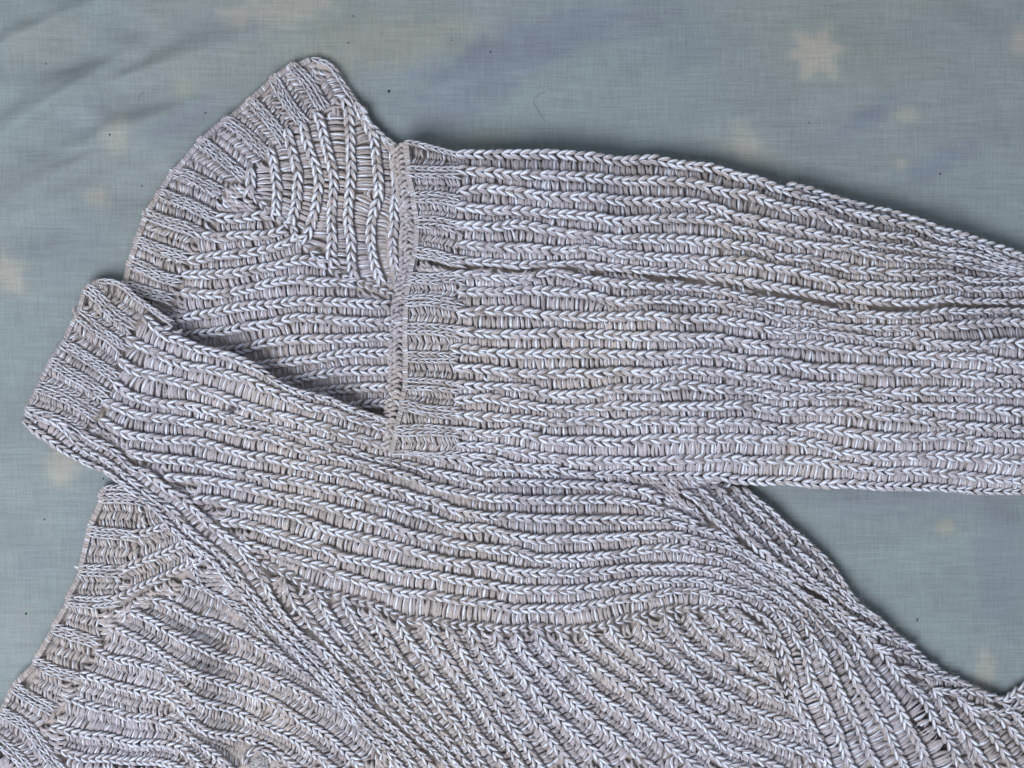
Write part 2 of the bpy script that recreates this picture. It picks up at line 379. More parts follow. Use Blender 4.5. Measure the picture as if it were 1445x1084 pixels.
def backing(name, ribs, parent, drop=8.0, low=None, n=70, crease=(), skirt=None):
    """closed cloth body under the stitches of a panel, lofted through its ribs"""
    rows = []
    L = [resample(r.C, n=n) for r in ribs]
    for i, a in enumerate(L):
        rows.append(a + np.array([0, 0, -drop+2.0]))
        if i+1 < len(L):
            mid = (a+L[i+1])/2; g = np.linalg.norm(a[:, :2]-L[i+1][:, :2], axis=1)
            mid[:, 2] -= drop + (14 if i in crease else 0); rows.append(mid)
    G = np.array(rows); G[:, :, 2] = np.maximum(G[:, :, 2], 1.6)
    R, C = G.shape[:2]
    und = G.copy(); und[..., 2] = np.maximum(und[..., 2]-(skirt if skirt else 6.0), -1.0)
    V = np.vstack([G.reshape(-1, 3), und.reshape(-1, 3)]); o = R*C
    i, j = np.meshgrid(np.arange(R-1), np.arange(C-1), indexing='ij')
    top = np.stack([i*C+j, (i+1)*C+j, (i+1)*C+j+1, i*C+j+1], -1).reshape(-1, 4)
    F = [top, top[:, ::-1]+o]
    for idx in (np.arange(C), (R-1)*C+np.arange(C), np.arange(R)*C, np.arange(R)*C+C-1):
        F.append(np.stack([idx[:-1], idx[1:], idx[1:]+o, idx[:-1]+o], -1))
    return make_mesh(name, V, np.vstack(F), BACK, parent)

sweater = bpy.data.objects.new('sweater', None); link(sweater); sweater.location = (0, 0, 0)
sweater.empty_display_size = 0.05
sweater['label'] = 'marled beige and white ribbed knit sweater lying folded on the pale blue sheet'
sweater['category'] = 'sweater'

def panel(name, ribs, H, wob=1.6, wmax=7.0, pitch=12.6, r=2.75, drop=12.5, depth=4.8, crease=(), skirt=None, rib_dz=None, channels=True,
          maxd=60, loft=None, label=None, ncol=None, part=True, knit=True):
    R = [Rib(p, H, dz=(rib_dz or {}).get(i, 0.0), wmax=wmax*0.96, pitch=pitch, r=r, wob=wob) if not isinstance(p, Rib) else p for i, p in enumerate(ribs)]
    set_widths(R)
    bk = backing(name, loft(R) if loft else R, sweater, drop=drop, skirt=skirt, crease=crease)
    if label: bk['label'] = label
    for i, q in enumerate(R):
        y = Yarn(); knit_rib(y, q); y.build('knit_rib', YARN, bk)
        if channels and i+1 < len(R) and i not in crease:
            y = Yarn(); purl_channel(y, q, R[i+1], depth=depth, maxd=maxd, ncol=ncol); y.build('purl_channel', YARN, bk)
    return R, bk

def band(name, pairs, H, gap=4.6, wmax=3.9, pitch=8.8, r=1.95, depth=3.2, drop=12.0, skirt=None, single=(), crease=(), ezlow=1.0, label=None, edge=1, maxd=40):
    """rib band: knit wales in pairs with purl channels between"""
    R = []; flat = []
    for i, p in enumerate(pairs):
        c = Rib(p, H, wmax=wmax, pitch=pitch, r=r)
        ws = [c] if i in single else [c.offset(-gap), c.offset(gap)]
        R.append(ws); flat += ws
    ci = [sum(len(w_) for w_ in R[:k+1])-1 for k in crease]
    bk = backing(name, flat, sweater, drop=drop, n=30, skirt=skirt, crease=ci)
    if label: bk['label'] = label
    for i, ws in enumerate(R):
        for q in ws:
            q.w = np.full(len(q.C), wmax)
            y = Yarn(); knit_rib(y, q, lean=1.3); y.build('knit_rib', YARN, bk)
        if i+1 < len(R) and i not in crease:
            y = Yarn(); purl_channel(y, ws[-1], R[i+1][0], depth=depth, pitch=pitch*1.15, r=2.0, maxd=maxd, mind=6, ncol=None); y.build('purl_channel', YARN, bk)
    if edge:                                            # the cast-off edge: loops turning round the end of the band
        y = Yarn()
        E = np.array([q.C[0] for q in flat]); Ec = catmull(E[:, :2], 1.5); z = np.interp(arclen(Ec), arclen(E[:, :2]), E[:, 2])
        e = object.__new__(Rib); r0 = Rib(Ec, 0.0, wmax=3.6, pitch=8.5, r=1.9); r0.C[:, :2] = resample(Ec, n=len(r0.C)); r0.C[:, 2] = np.interp(np.linspace(0, 1, len(r0.C)), np.linspace(0, 1, len(z)), z)-1.0
        r0.s = arclen(r0.C[:, :2]); r0.L = r0.s[-1]
        edge_side(y, r0, edge, r0.C[:, 2].min()*0+ezlow, inset=-2, pitch=8.0, r=2.2, start=-1.3, up=0.6, ph=0.5); y.build('band_edge', YARN, bk)
    return R, bk

def zpts(x0, y0, s, *pts): return [(x0+a/s, y0+b/s) for a, b in pts]

# ---------------------------------------------------------------- cloth heights (units of 0.3 mm over the sheet)
H_back = TPS([(180, 385, 9), (215, 300, 10), (270, 215, 10), (340, 150, 9), (410, 88, 9), (440, 84, 8), (480, 115, 8), (520, 175, 8), (560, 212, 8),
              (300, 300, 20), (350, 300, 22), (400, 330, 19), (450, 250, 20), (400, 200, 18), (480, 330, 18), (470, 220, 22), (300, 400, 17), (420, 420, 15), (300, 470, 10), (420, 535, 9),
              (540, 580, 9), (550, 450, 8), (560, 300, 6), (560, 380, 6), (240, 440, 9), (500, 390, 12)])
H_front = TPS([(35, 590, 14), (115, 405, 17), (75, 500, 15), (140, 395, 16), (110, 560, 20), (150, 660, 27), (205, 700, 30), (280, 770, 32), (330, 820, 33), (400, 900, 32), (460, 970, 31), (520, 1040, 30), (570, 1100, 29),
               (232, 470, 32), (300, 496, 40), (364, 522, 43), (480, 569, 40), (548, 594, 27), (160, 470, 22), (220, 520, 26), (300, 553, 35), (430, 594, 37), (400, 622, 29), (280, 590, 27), (520, 640, 28), (250, 640, 27),
               (600, 645, 16), (800, 668, 11), (930, 690, 16), (760, 700, 22), (600, 750, 29), (800, 760, 30), (700, 885, 27), (500, 780, 29), (450, 840, 27), (600, 1000, 30), (800, 960, 31), (950, 900, 29), (930, 865, 27), (1040, 865, 29), (900, 1070, 30), (1100, 1000, 29), (1110, 950, 30),
               (1000, 730, 29), (1060, 775, 32), (1050, 692, 13), (1090, 725, 13), (1150, 785, 12), (1190, 832, 11), (1240, 875, 11), (1310, 940, 10), (1390, 985, 9), (1445, 985, 12),
               (1110, 820, 29), (1180, 890, 26), (1260, 965, 27), (1350, 1040, 27), (1445, 1060, 24), (1080, 850, 30), (1150, 1100, 28), (1300, 1130, 27), (985, 905, 22), (1000, 950, 28), (560, 930, 27)], k=1.2)
H_lower = TPS([(150, 690, 9), (140, 720, 10), (120, 770, 10), (92, 860, 9), (45, 940, 9), (0, 1005, 9), (280, 785, 15), (400, 905, 15), (500, 1030, 13), (180, 760, 16), (150, 850, 18),
               (200, 890, 21), (230, 940, 21), (275, 1000, 27), (300, 1070, 27), (230, 1060, 19), (100, 960, 20), (100, 1070, 20), (60, 1040, 18), (400, 1000, 20), (430, 1084, 16), (300, 900, 14), (0, 1090, 16), (262, 915, 32), (278, 965, 33), (255, 880, 15), (180, 960, 16), (150, 1010, 14), (318, 880, 6), (326, 940, 5), (330, 1000, 5), (340, 1060, 6), (385, 985, 28), (366, 930, 22)], k=1.25)
H_sleeve = TPS([(575, 203, 31), (650, 218, 30), (740, 215, 29), (870, 226, 28), (1000, 240, 26), (1120, 266, 25), (1250, 303, 24), (1350, 335, 23), (1445, 368, 22),
                (580, 250, 44), (740, 250, 45), (1000, 275, 43), (1250, 345, 42), (1445, 405, 38), (580, 320, 48), (740, 320, 50), (1000, 345, 48), (1250, 390, 46),
                (575, 450, 47), (740, 450, 51), (1000, 470, 51), (1250, 500, 50), (1445, 500, 48), (575, 560, 47), (740, 560, 51), (1000, 580, 50), (1250, 600, 47), (1445, 610, 46),
                (555, 615, 45), (740, 620, 48), (1000, 640, 44), (1250, 650, 40), (1445, 660, 38), (550, 641, 34), (650, 645, 33), (740, 655, 32), (900, 677, 28), (1000, 673, 24), (1100, 678, 21), (1250, 690, 20), (1445, 697, 20)], k=1.4, ripple=4.0)

# ---------------------------------------------------------------- back neck (inside of the far collar side)
LAYER[0] = 'back'
zb = lambda *p: zpts(260, 60, 4.816, *p)
columns = [[(351, 236), (352, 257), (349, 276)],
           [(378, 205), (382, 218), (385, 247), (388, 280), (391, 306)],
           [(404, 184), (409, 200), (414, 222), (420, 247), (420, 280), (416, 300), (412, 318)],
           [(426, 176), (432, 196), (441, 226), (449, 257), (449, 280), (446, 300), (434, 330), (424, 340)],
           [(448, 160), (454, 182), (461, 214), (469, 247), (471, 262), (469, 297), (469, 332), (465, 358), (471, 376)],
           [(484, 142), (489, 160), (493, 193), (497, 232), (496, 257), (494, 297), (492, 332), (496, 362), (502, 394)],
           [(507, 152), (518, 174), (530, 205), (532, 247), (532, 280), (530, 297), (526, 322), (526, 352), (530, 379), (540, 402)],
           [(538, 192), (553, 214), (557, 247), (557, 270), (555, 301), (555, 342), (557, 373), (563, 408)],
           [(552, 200), (574, 222), (580, 260), (579, 320), (578, 380), (580, 420)]]
rows_n = [[(303, 306), (332, 308), (357, 304), (384, 302)],
          [(276, 327), (303, 333), (336, 333), (367, 331), (404, 322)],
          [(265, 364), (295, 364), (336, 360), (378, 350), (409, 341), (424, 332)],
          [(256, 388), (295, 387), (336, 385), (378, 377), (419, 368), (461, 370)],
          [(256, 414), (295, 415), (336, 410), (378, 401), (419, 397), (470, 397), (502, 402)],
          [(236, 451), (300, 442), (351, 431), (395, 427), (439, 424), (528, 427), (552, 429)],
          [(245, 475), (280, 471), (329, 466), (373, 455), (417, 451), (484, 451), (580, 451)],
          [(262, 502), (322, 495), (373, 486), (417, 480), (461, 477), (580, 472)],
          [(290, 526), (362, 517), (417, 511), (461, 504), (506, 497), (580, 494)],
          [(330, 548), (406, 537), (461, 528), (506, 524), (580, 520)],
          [(380, 564), (450, 553), (506, 548), (580, 546)],
          [(420, 580), (484, 572), (580, 572)]]
panel('back_neck_side', columns, H_back, ncol=1, pitch=12.2, r=2.9, skirt=14, label='vertical ribs of the far neck side, turned towards the sleeve cuff')
panel('back_neck', rows_n, H_back, ncol=1, pitch=11.6, skirt=14, label='shaded inside ribs of the neck opening')
nb = [[(176, 404), (240, 424)], [(183, 371), (217, 383), (253, 396)], [(192, 339), (225, 350), (264, 362)], [(207, 302), (240, 313), (277, 328)], [(225, 270), (262, 287), (301, 306)],
      [(245, 240), (278, 254), (310, 272)], [(282, 198), (310, 222), (342, 250)], [(318, 169), (345, 190), (374, 213)], [(354, 142), (378, 168), (402, 198)],
      [(384, 113), (407, 145), (429, 176)], [(413, 92), (436, 120), (458, 152)], [(440, 83), (468, 99), (498, 146)]]
band('neck_rib_band', nb, H_back, gap=4.4, pitch=9.2, r=2.0, skirt=12, single=(11,), edge=-1, label='rib band along the far neck edge', maxd=75)
# ribbon seam where the two directions of the back neck meet
def seam(name, pts, H, parent, dz=0.5, w=4.0, pitch=11, r=2.4):
    y = Yarn(); q = Rib(pts, H, dz=dz, wmax=w, pitch=pitch, r=r); knit_rib(y, q, lean=0.7); y.build(name, YARN, parent); return q
bn = bpy.data.objects['back_neck']
seam('mitre_seam', [(348, 270), (392, 306), (415, 322), (424, 340), (470, 380), (504, 398), (545, 412), (566, 428)], H_back, bn, dz=-0.5, w=5)
y = Yarn(); ko = Rib([(498, 146), (520, 176), (548, 202), (572, 218)], H_back, wmax=5, pitch=12); knit_rib(y, ko); edge_side(y, ko, -1, 0.0); y.build('outer_edge', YARN, bpy.data.objects['back_neck_side'])

# ---------------------------------------------------------------- lower front panel (left, under the raglan fold)
LAYER[0] = 'lower'
low = [[(266, 786), (285, 826), (318, 848), (350, 876), (378, 905), (420, 945)],
       [(257, 819), (285, 830), (304, 839), (327, 849), (344, 857), (367, 876), (400, 905), (440, 945), (470, 975)],
       [(217, 847), (250, 857), (279, 872), (307, 882), (339, 899), (377, 916), (415, 938), (452, 968), (480, 998), (510, 1030)],
       [(187, 864), (220, 879), (250, 897), (279, 912), (309, 927), (340, 937), (377, 954), (415, 971), (452, 988), (485, 1008), (502, 1026), (540, 1062)],
       [(157, 881), (187, 897), (218, 914), (245, 933), (268, 949), (300, 962), (340, 973), (377, 988), (415, 1008), (445, 1028), (475, 1051), (510, 1084)],
       [(135, 918), (166, 929), (197, 937), (224, 945), (245, 960), (266, 978), (291, 993), (340, 1006), (377, 1026), (415, 1043), (452, 1068), (480, 1092)],
       [(112, 949), (145, 960), (176, 970), (208, 978), (239, 987), (260, 1005), (280, 1026), (300, 1036), (340, 1040), (370, 1051), (390, 1063), (430, 1090)],
       [(93, 987), (125, 997), (156, 1005), (187, 1012), (218, 1016), (249, 1026), (270, 1041), (300, 1063), (330, 1090)],
       [(73, 1024), (104, 1034), (145, 1041), (187, 1047), (228, 1049), (260, 1059), (280, 1080), (300, 1110)],
       [(89, 1059), (125, 1070), (166, 1074), (208, 1076), (250, 1085), (280, 1120)]]
panel('lower_front', low, H_lower, wmax=6.2, pitch=9.6, r=2.45, depth=3.4, skirt=12, label='lower left front panel with narrow ribs and wide purl channels')
lb = [[(146, 690), (170, 690), (200, 694)], [(140, 706), (165, 705), (200, 708)], [(124, 750), (155, 748), (188, 752)], [(110, 801), (144, 803), (177, 807)],
      [(94, 845), (133, 850), (167, 848)], [(75, 887), (104, 896), (140, 908)], [(50, 935), (79, 945), (110, 955)],
      [(20, 968), (52, 989), (76, 1003)], [(3, 1001), (30, 1020), (50, 1040), (69, 1066), (90, 1090)], [(-24, 1030), (5, 1050), (30, 1075), (50, 1100)]]
band('lower_rib_band', lb, H_lower, gap=4.5, pitch=9.0, r=2.0, skirt=10, single=(0,), label='rib band along the left edge below the raglan fold', maxd=56)

gus = [[(196, 706), (216, 712)], [(184, 749), (215, 748), (248, 737)], [(174, 805), (205, 790), (236, 778), (270, 763)], [(163, 847), (200, 829), (250, 803), (298, 783)]]
panel('band_gusset', gus, H_lower, wmax=6.0, pitch=9.6, r=2.4, skirt=8, label='fan of diagonal ribs tucked under the raglan fold')

# ---------------------------------------------------------------- front yoke, raglan, body
LAYER[0] = 'front'
Y = [[(202, 447), (232, 471), (282, 492), (324, 505), (364, 522), (406, 547), (444, 559), (480, 569), (548, 594), (600, 606)],
     [(180, 478), (240, 506), (299, 524), (366, 542), (433, 573), (480, 583), (550, 608), (610, 622)],
     [(170, 506), (195, 522), (250, 540), (299, 556), (366, 580), (430, 597), (480, 610), (550, 632), (610, 643), (660, 653), (720, 661), (790, 665)],
     [(162, 538), (195, 562), (250, 570), (299, 580), (366, 600), (430, 616), (480, 630), (523, 647), (565, 657), (602, 662), (652, 674), (702, 680), (800, 682), (840, 686), (902, 693), (936, 706)],
     [(150, 566), (195, 586), (250, 594), (299, 600), (366, 615), (430, 634), (480, 646), (540, 665), (580, 675), (614, 685), (664, 697), (714, 705), (800, 706), (840, 705), (889, 710), (952, 725), (985, 738)],
     [(140, 592), (160, 605), (195, 615), (250, 622), (299, 628), (366, 645), (430, 658), (480, 668), (515, 679), (565, 693), (614, 708), (664, 721), (714, 730), (800, 733), (840, 733), (914, 735), (964, 741), (1001, 749), (1039, 768), (1085, 800), (1140, 842), (1190, 872), (1232, 908), (1243, 918), (1268, 951), (1296, 982), (1322, 1018), (1344, 1055), (1362, 1090)],
     [(180, 640), (240, 648), (294, 659), (344, 666), (394, 677), (444, 686), (480, 694), (540, 707), (590, 726), (639, 741), (690, 748), (739, 757), (800, 760), (889, 755), (952, 755), (989, 762), (1039, 777), (1076, 799), (1110, 824), (1150, 856), (1192, 890), (1218, 931), (1243, 962), (1266, 993), (1282, 1027), (1302, 1060), (1316, 1092)],
     [(236, 674), (269, 675), (307, 680), (344, 687), (382, 697), (419, 706), (480, 721), (540, 737), (590, 754), (627, 763), (664, 771), (739, 781), (800, 787), (865, 781), (927, 776), (977, 777), (1026, 791), (1064, 808), (1094, 829), (1127, 852), (1149, 874), (1169, 896), (1189, 921), (1204, 951), (1219, 981), (1236, 1006), (1251, 1031), (1264, 1058), (1281, 1090)],
     [(274, 705), (307, 707), (344, 715), (382, 722), (419, 731), (456, 743), (480, 754), (540, 768), (590, 781), (640, 792), (690, 798), (739, 806), (790, 809), (840, 807), (889, 800), (952, 799), (989, 803), (1026, 811), (1070, 828), (1099, 846), (1119, 862), (1139, 886), (1157, 914), (1172, 946), (1184, 973), (1196, 998), (1211, 1026), (1224, 1051), (1243, 1090)],
     [(312, 736), (344, 738), (382, 750), (419, 765), (456, 775), (480, 784), (540, 800), (590, 809), (640, 818), (690, 824), (739, 831), (802, 833), (852, 828), (902, 819), (952, 816), (1000, 822), (1045, 833), (1074, 846), (1099, 866), (1119, 891), (1134, 919), (1144, 948), (1159, 976), (1169, 1003), (1182, 1031), (1194, 1058), (1206, 1090)],
     [(347, 766), (382, 777), (419, 792), (456, 804), (480, 814), (540, 830), (590, 839), (640, 848), (690, 852), (739, 857), (802, 858), (852, 852), (889, 843), (927, 837), (977, 835), (1032, 845), (1059, 860), (1082, 876), (1099, 898), (1109, 922), (1119, 951), (1127, 983), (1139, 1011), (1152, 1038), (1164, 1061), (1175, 1090)]]
def yoke_loft(R): return R
Ry, yk = panel('front_yoke', Y, H_front, ncol=1, wmax=6.4, pitch=11.9, r=2.7, skirt=20, rib_dz={2: 1.5, 3: -1.5}, label='front yoke of long curving ribs running under the sleeve')
y = Yarn(); edge_side(y, Ry[0], -1, 7.0, inset=-5); y.build('neck_fold_edge', YARN, yk)
ys_ = seam('yoke_seam', [(352, 778), (382, 802), (419, 819), (449, 834), (480, 843), (527, 855), (560, 869), (602, 879), (652, 883), (739, 886), (790, 888), (840, 886), (865, 879), (902, 868), (952, 860), (1001, 860), (1040, 866)], H_front, yk, dz=-2.0, w=5.0, pitch=12, r=2.4)
y = Yarn(); purl_channel(y, Ry[10], ys_, ncol=1, pitch=11.9); y.build('purl_channel', YARN, yk)

raglan = [[(33, 590), (69, 622), (116, 648), (148, 664), (182, 692), (215, 720), (237, 740), (262, 760), (294, 785), (324, 819), (354, 850), (374, 877), (402, 904), (432, 934), (460, 964), (484, 994), (514, 1028), (545, 1058), (575, 1090)],
          [(38, 577), (83, 601), (116, 630), (152, 652), (167, 662), (187, 680), (215, 705), (245, 725), (274, 752), (304, 777), (334, 805), (357, 837), (384, 872), (414, 902), (440, 928), (465, 957), (489, 984), (510, 1005), (530, 1026), (558, 1048), (580, 1075), (592, 1092)],
          [(113, 610), (157, 637), (185, 657), (205, 666), (235, 690), (260, 705), (282, 725), (304, 745), (334, 765), (352, 790), (372, 820), (395, 857), (420, 890), (445, 910), (465, 929), (482, 951), (502, 976), (524, 998), (544, 1016), (569, 1038), (592, 1063), (612, 1088)]]
Rr, rg = panel('raglan_ridge', raglan, lambda c: H_front(c)+1.5, wmax=6.0, pitch=12.4, r=2.7, skirt=16, label='raised diagonal raglan line of braided stitches across the front')
y = Yarn(); edge_side(y, Rr[0], 1, 8.0, inset=-3); y.build('fold_edge', YARN, rg)

z5 = lambda *p: zpts(340, 814, 4.014, *p); z6 = lambda *p: zpts(640, 814, 4.014, *p); z7 = lambda *p: zpts(920, 814, 4.014, *p)
body = [z5((270, 50), (320, 150), (390, 250), (460, 340), (550, 440), (650, 520), (740, 620), (820, 720), (900, 810), (1000, 910), (1100, 1010), (1190, 1110)),
        z5((430, 90), (490, 200), (560, 310), (650, 420), (740, 530), (845, 640), (940, 750), (1040, 850), (1130, 950), (1200, 1040), (1260, 1110)),
        z5((590, 130), (640, 240), (720, 350), (800, 460), (880, 565), (960, 670), (1050, 780), (1140, 890), (1220, 980), (1320, 1110)),
        z5((740, 190), (800, 310), (880, 430), (960, 530), (1030, 620), (1110, 730), (1200, 830), (1290, 950), (1350, 1040), (1400, 1110)),
        z5((890, 240), (950, 350), (1030, 450), (1100, 550), (1180, 660), (1260, 770), (1350, 890), (1440, 1000), (1520, 1110)),
        z5((1040, 270), (1110, 380), (1190, 490), (1260, 600), (1340, 700), (1410, 800), (1480, 900), (1550, 1000), (1620, 1110)),
        z5((1170, 290), (1250, 400), (1310, 510), (1390, 640), (1470, 760), (1550, 870), (1630, 980), (1720, 1110)),
        z6((95, 295), (160, 430), (240, 550), (330, 650), (420, 770), (490, 860), (580, 960), (700, 1110)),
        z6((240, 320), (300, 440), (380, 540), (460, 640), (550, 755), (640, 840), (720, 915), (800, 1000), (890, 1110)),
        z6((360, 320), (420, 440), (510, 550), (620, 645), (720, 740), (820, 820), (900, 885), (980, 955), (1080, 1045), (1150, 1110)),
        z6((480, 320), (540, 410), (640, 505), (740, 595), (850, 690), (960, 770), (1060, 850), (1160, 925), (1260, 1000), (1400, 1110)),
        z6((610, 325), (680, 415), (790, 490), (900, 580), (1000, 650), (1100, 735), (1200, 830), (1320, 920), (1445, 1000), (1570, 1060), (1670, 1110)),
        z6((750, 310), (820, 390), (920, 460), (1020, 550), (1130, 625), (1250, 735), (1370, 815), (1440, 880), (1530, 945), (1675, 1010), (1830, 1085), (1900, 1120)),
        z6((900, 280), (960, 370), (1080, 450), (1200, 550), (1320, 640), (1410, 740), (1575, 830), (1725, 905), (1880, 955), (2030, 1000), (2100, 1060)),
        z6((1060, 240), (1130, 340), (1220, 420), (1320, 500), (1404, 590), (1555, 680), (1705, 760), (1855, 815), (1990, 860), (2090, 930)),
        z6((1210, 220), (1260, 300), (1320, 400), (1440, 480), (1570, 560), (1700, 615), (1830, 680), (1930, 740), (1995, 830)),
        z7((210, 205), (270, 290), (350, 380), (460, 455), (580, 530), (690, 600), (760, 680)),
        z7((330, 190), (400, 270), (490, 345), (600, 410), (680, 470), (720, 570)),
        z7((440, 190), (520, 250), (600, 310), (660, 400))]
Rb, bd = panel('front_body', body, H_front, wmax=6.6, pitch=11.6, r=2.65, skirt=20, label='front body below the yoke with diagonal ribs')
seam('body_side_seam', [(1040, 866), (1062, 880), (1082, 894), (1094, 914), (1104, 938), (1114, 976), (1130, 1013), (1136, 1051), (1146, 1090)], H_front, bd, dz=-2.5, w=4.5)

shoulder = [[(965, 694), (990, 712), (1012, 736), (1040, 760)],
            [(987, 692), (1014, 715), (1040, 743), (1070, 771), (1098, 798), (1131, 821), (1159, 837), (1186, 862), (1214, 882), (1240, 897)],
            [(1012, 690), (1040, 715), (1066, 743), (1094, 772), (1122, 798), (1152, 824), (1186, 848), (1222, 868), (1246, 884)],
            [(1034, 688), (1060, 713), (1090, 741), (1116, 771), (1142, 792), (1174, 826), (1206, 852), (1236, 872)],
            [(1050, 690), (1086, 720), (1118, 750), (1147, 773), (1174, 806), (1194, 834), (1222, 862), (1242, 875)]]
Rs, sh = panel('shoulder', shoulder, H_front, ncol=1, wmax=6.4, pitch=12.6, r=2.8, skirt=16, rib_dz={0: -2, 1: 1}, label='rounded shoulder slope coming out from under the sleeve')
y = Yarn(); edge_side(y, Rs[-1], -1, 0.0); y.build('outer_edge', YARN, sh)
side = [[(1206, 889), (1240, 892), (1274, 906), (1291, 913)], [(1237, 914), (1262, 920), (1284, 926), (1320, 943)], [(1272, 942), (1300, 950), (1322, 955), (1353, 961)], [(1318, 972), (1344, 975), (1370, 974), (1402, 985)],
        [(1352, 984), (1380, 1000), (1408, 1006), (1428, 1000), (1452, 985)]]
Rd, sd = panel('under_sleeve', side, lambda c: H_front(c)+2.0, wmax=5.6, pitch=11.5, r=2.6, skirt=9, label='short ribs stepping round the lower right edge')
for q in Rd:
    pass
more = [[(1319, 971), (1338, 1002), (1358, 1027), (1375, 1055), (1396, 1090)], [(1352, 982), (1380, 1018), (1400, 1041), (1423, 1072), (1436, 1092)],
        [(1392, 994), (1420, 1024), (1445, 1052), (1470, 1080)], [(1418, 994), (1440, 1015), (1470, 1040)], [(1436, 980), (1460, 1000), (1490, 1020)]]
Rm, mr = panel('side_ribs', more, H_front, ncol=1, loft=lambda R: [Rib([(1243, 918), (1268, 951), (1296, 982), (1322, 1018), (1344, 1055), (1362, 1090)], H_front, dz=3.0)] + R, wmax=6.4, pitch=12.2, r=2.7, skirt=12, label='last ribs running out at the lower right corner')
y = Yarn(); purl_channel(y, Rm[0], Ry[5]); y.build('purl_channel', YARN, mr)
y = Yarn(); oe = Rib([(1240, 875), (1279, 911), (1313, 942), (1344, 959), (1372, 972), (1397, 983), (1417, 988), (1431, 980), (1460, 962)], H_front, dz=-2, wmax=5, pitch=12); knit_rib(y, oe); edge_side(y, oe, -1, 0.0); y.build('outer_edge', YARN, sd)

fb = [[(139, 395), (162, 398), (204, 429), (239, 453)], [(122, 409), (156, 437), (186, 462)], [(108, 444), (143, 468), (175, 492)], [(88, 485), (124, 504), (165, 531)],
      [(71, 512), (108, 531), (153, 558)], [(54, 543), (95, 562), (137, 586)], [(37, 577), (75, 594), (113, 613)]]
band('front_rib_band', fb, H_front, gap=4.5, pitch=9.0, r=2.0, skirt=12, single=(0,), label='rib band along the near neck edge at the left', maxd=40)

# ---------------------------------------------------------------- sleeve and cuff
LAYER[0] = 'sleeve'
xs = [645, 735, 800, 1000, 1050, 1250, 1440]
rows = {0: [220, 216, 221, 242, 252, 312, 369], 1: [243, 245, 252, 262, 275, 330, 376], 2: [265, 274, 278, 290, 306, 346, 380], 3: [288, 300, 304, 313, 327, 361, 384], 4: [315, 319, 330, 342, 351, 385, 393], 5: [350, 349, 351, 368, 372, 404, 406],
        6: [372, 374, 371, 394, 399, 426, 426], 7: [389, 392, 391, 413, 417, 444, 441], 8: [410, 411, 413, 430, 436, 462, 458], 9: [436, 440, 445, 450, 459, 480, 487], 10: [464, 470, 470, 477, 483, 497, 510], 11: [490, 498, 499, 500, 506, 523, 532],
        12: [515, 526, 527, 523, 529, 551, 553], 13: [543, 545, 556, 547, 552, 568, 581], 14: [564, 566, 576, 575, 576, 588, 608], 15: [585, 589, 596, 597, 597, 615, 625], 16: [606, 608, 621, 619, 619, 641, 650], 17: [626, 636, 649, 650, 647, 662, 680], 18: [643, 655, 666, 673, 678, 687, 696]}
slv = []
for i in range(19):
    pts = [(x, yy) for x, yy in zip(xs, rows[i])]
    if i == 0: pts = [(645, 218), (690, 216), (735, 214), (800, 219), (870, 224), (935, 231), (1000, 241), (1050, 252), (1110, 270), (1180, 292), (1250, 313), (1320, 332), (1380, 350), (1440, 371), (1500, 395)]
    else:
        dx = 55; pts.append((1500, pts[-1][1] + (pts[-1][1]-pts[-2][1])*0.3))
    slv.append(pts)
slv = [[(1110, 262), (1180, 280), (1250, 301), (1300, 315), (1360, 334), (1410, 352), (1445, 366), (1500, 388)]] + slv
Rv, sv = panel('sleeve', slv[1:], H_sleeve, ncol=1, wmax=7.0, pitch=12.6, r=2.85, skirt=26, crease=(6,), rib_dz={5: -0.5, 6: -3.0, 7: 1.5}, wob=3.0, label='flattened long sleeve folded across the sweater')
y = Yarn(); r0 = Rib(slv[0], H_sleeve, dz=-4, wmax=6, pitch=12.6, r=2.8); knit_rib(y, r0); y.build('knit_rib', YARN, sv)
y = Yarn(); edge_side(y, Rv[0], -1, 10.0, inset=-4); y.build('rolled_edge', YARN, sv)
y = Yarn(); edge_side(y, Rv[-1], 1, 9.0, inset=-4); y.build('rolled_edge', YARN, sv)
cu = [[(573, 199), (610, 207), (646, 218)], [(577, 242), (610, 242), (648, 245)], [(582, 280), (615, 280), (649, 284)], [(587, 313), (620, 315), (653, 323)], [(586, 356), (620, 361), (656, 369)], [(578, 392), (620, 392), (655, 396)],
      [(574, 424), (610, 426), (650, 431)], [(573, 462), (610, 464), (650, 469)], [(573, 504), (610, 503), (648, 505)], [(569, 541), (610, 542), (648, 546)], [(563, 574), (600, 577), (648, 583)], [(559, 605), (600, 606), (648, 609)], [(552, 641), (600, 640), (646, 641)]]
Rc, cf = band('cuff', cu, H_sleeve, gap=4.5, pitch=8.8, r=1.95, skirt=24, single=(0, 12), crease=(4,), ezlow=26.0, label='ribbed cuff at the open end of the sleeve', maxd=44)
y = Yarn()
cb = Rib([(564, 206), (566, 240), (571, 290), (575, 340), (572, 390), (563, 440), (560, 490), (556, 540), (550, 590), (545, 636)], lambda c: 0*c[:, 0]+30, wmax=6.5, pitch=9.0, r=2.5)
ss = np.arange(0, cb.L, 2.6); c, nn, w = cb.at(ss)
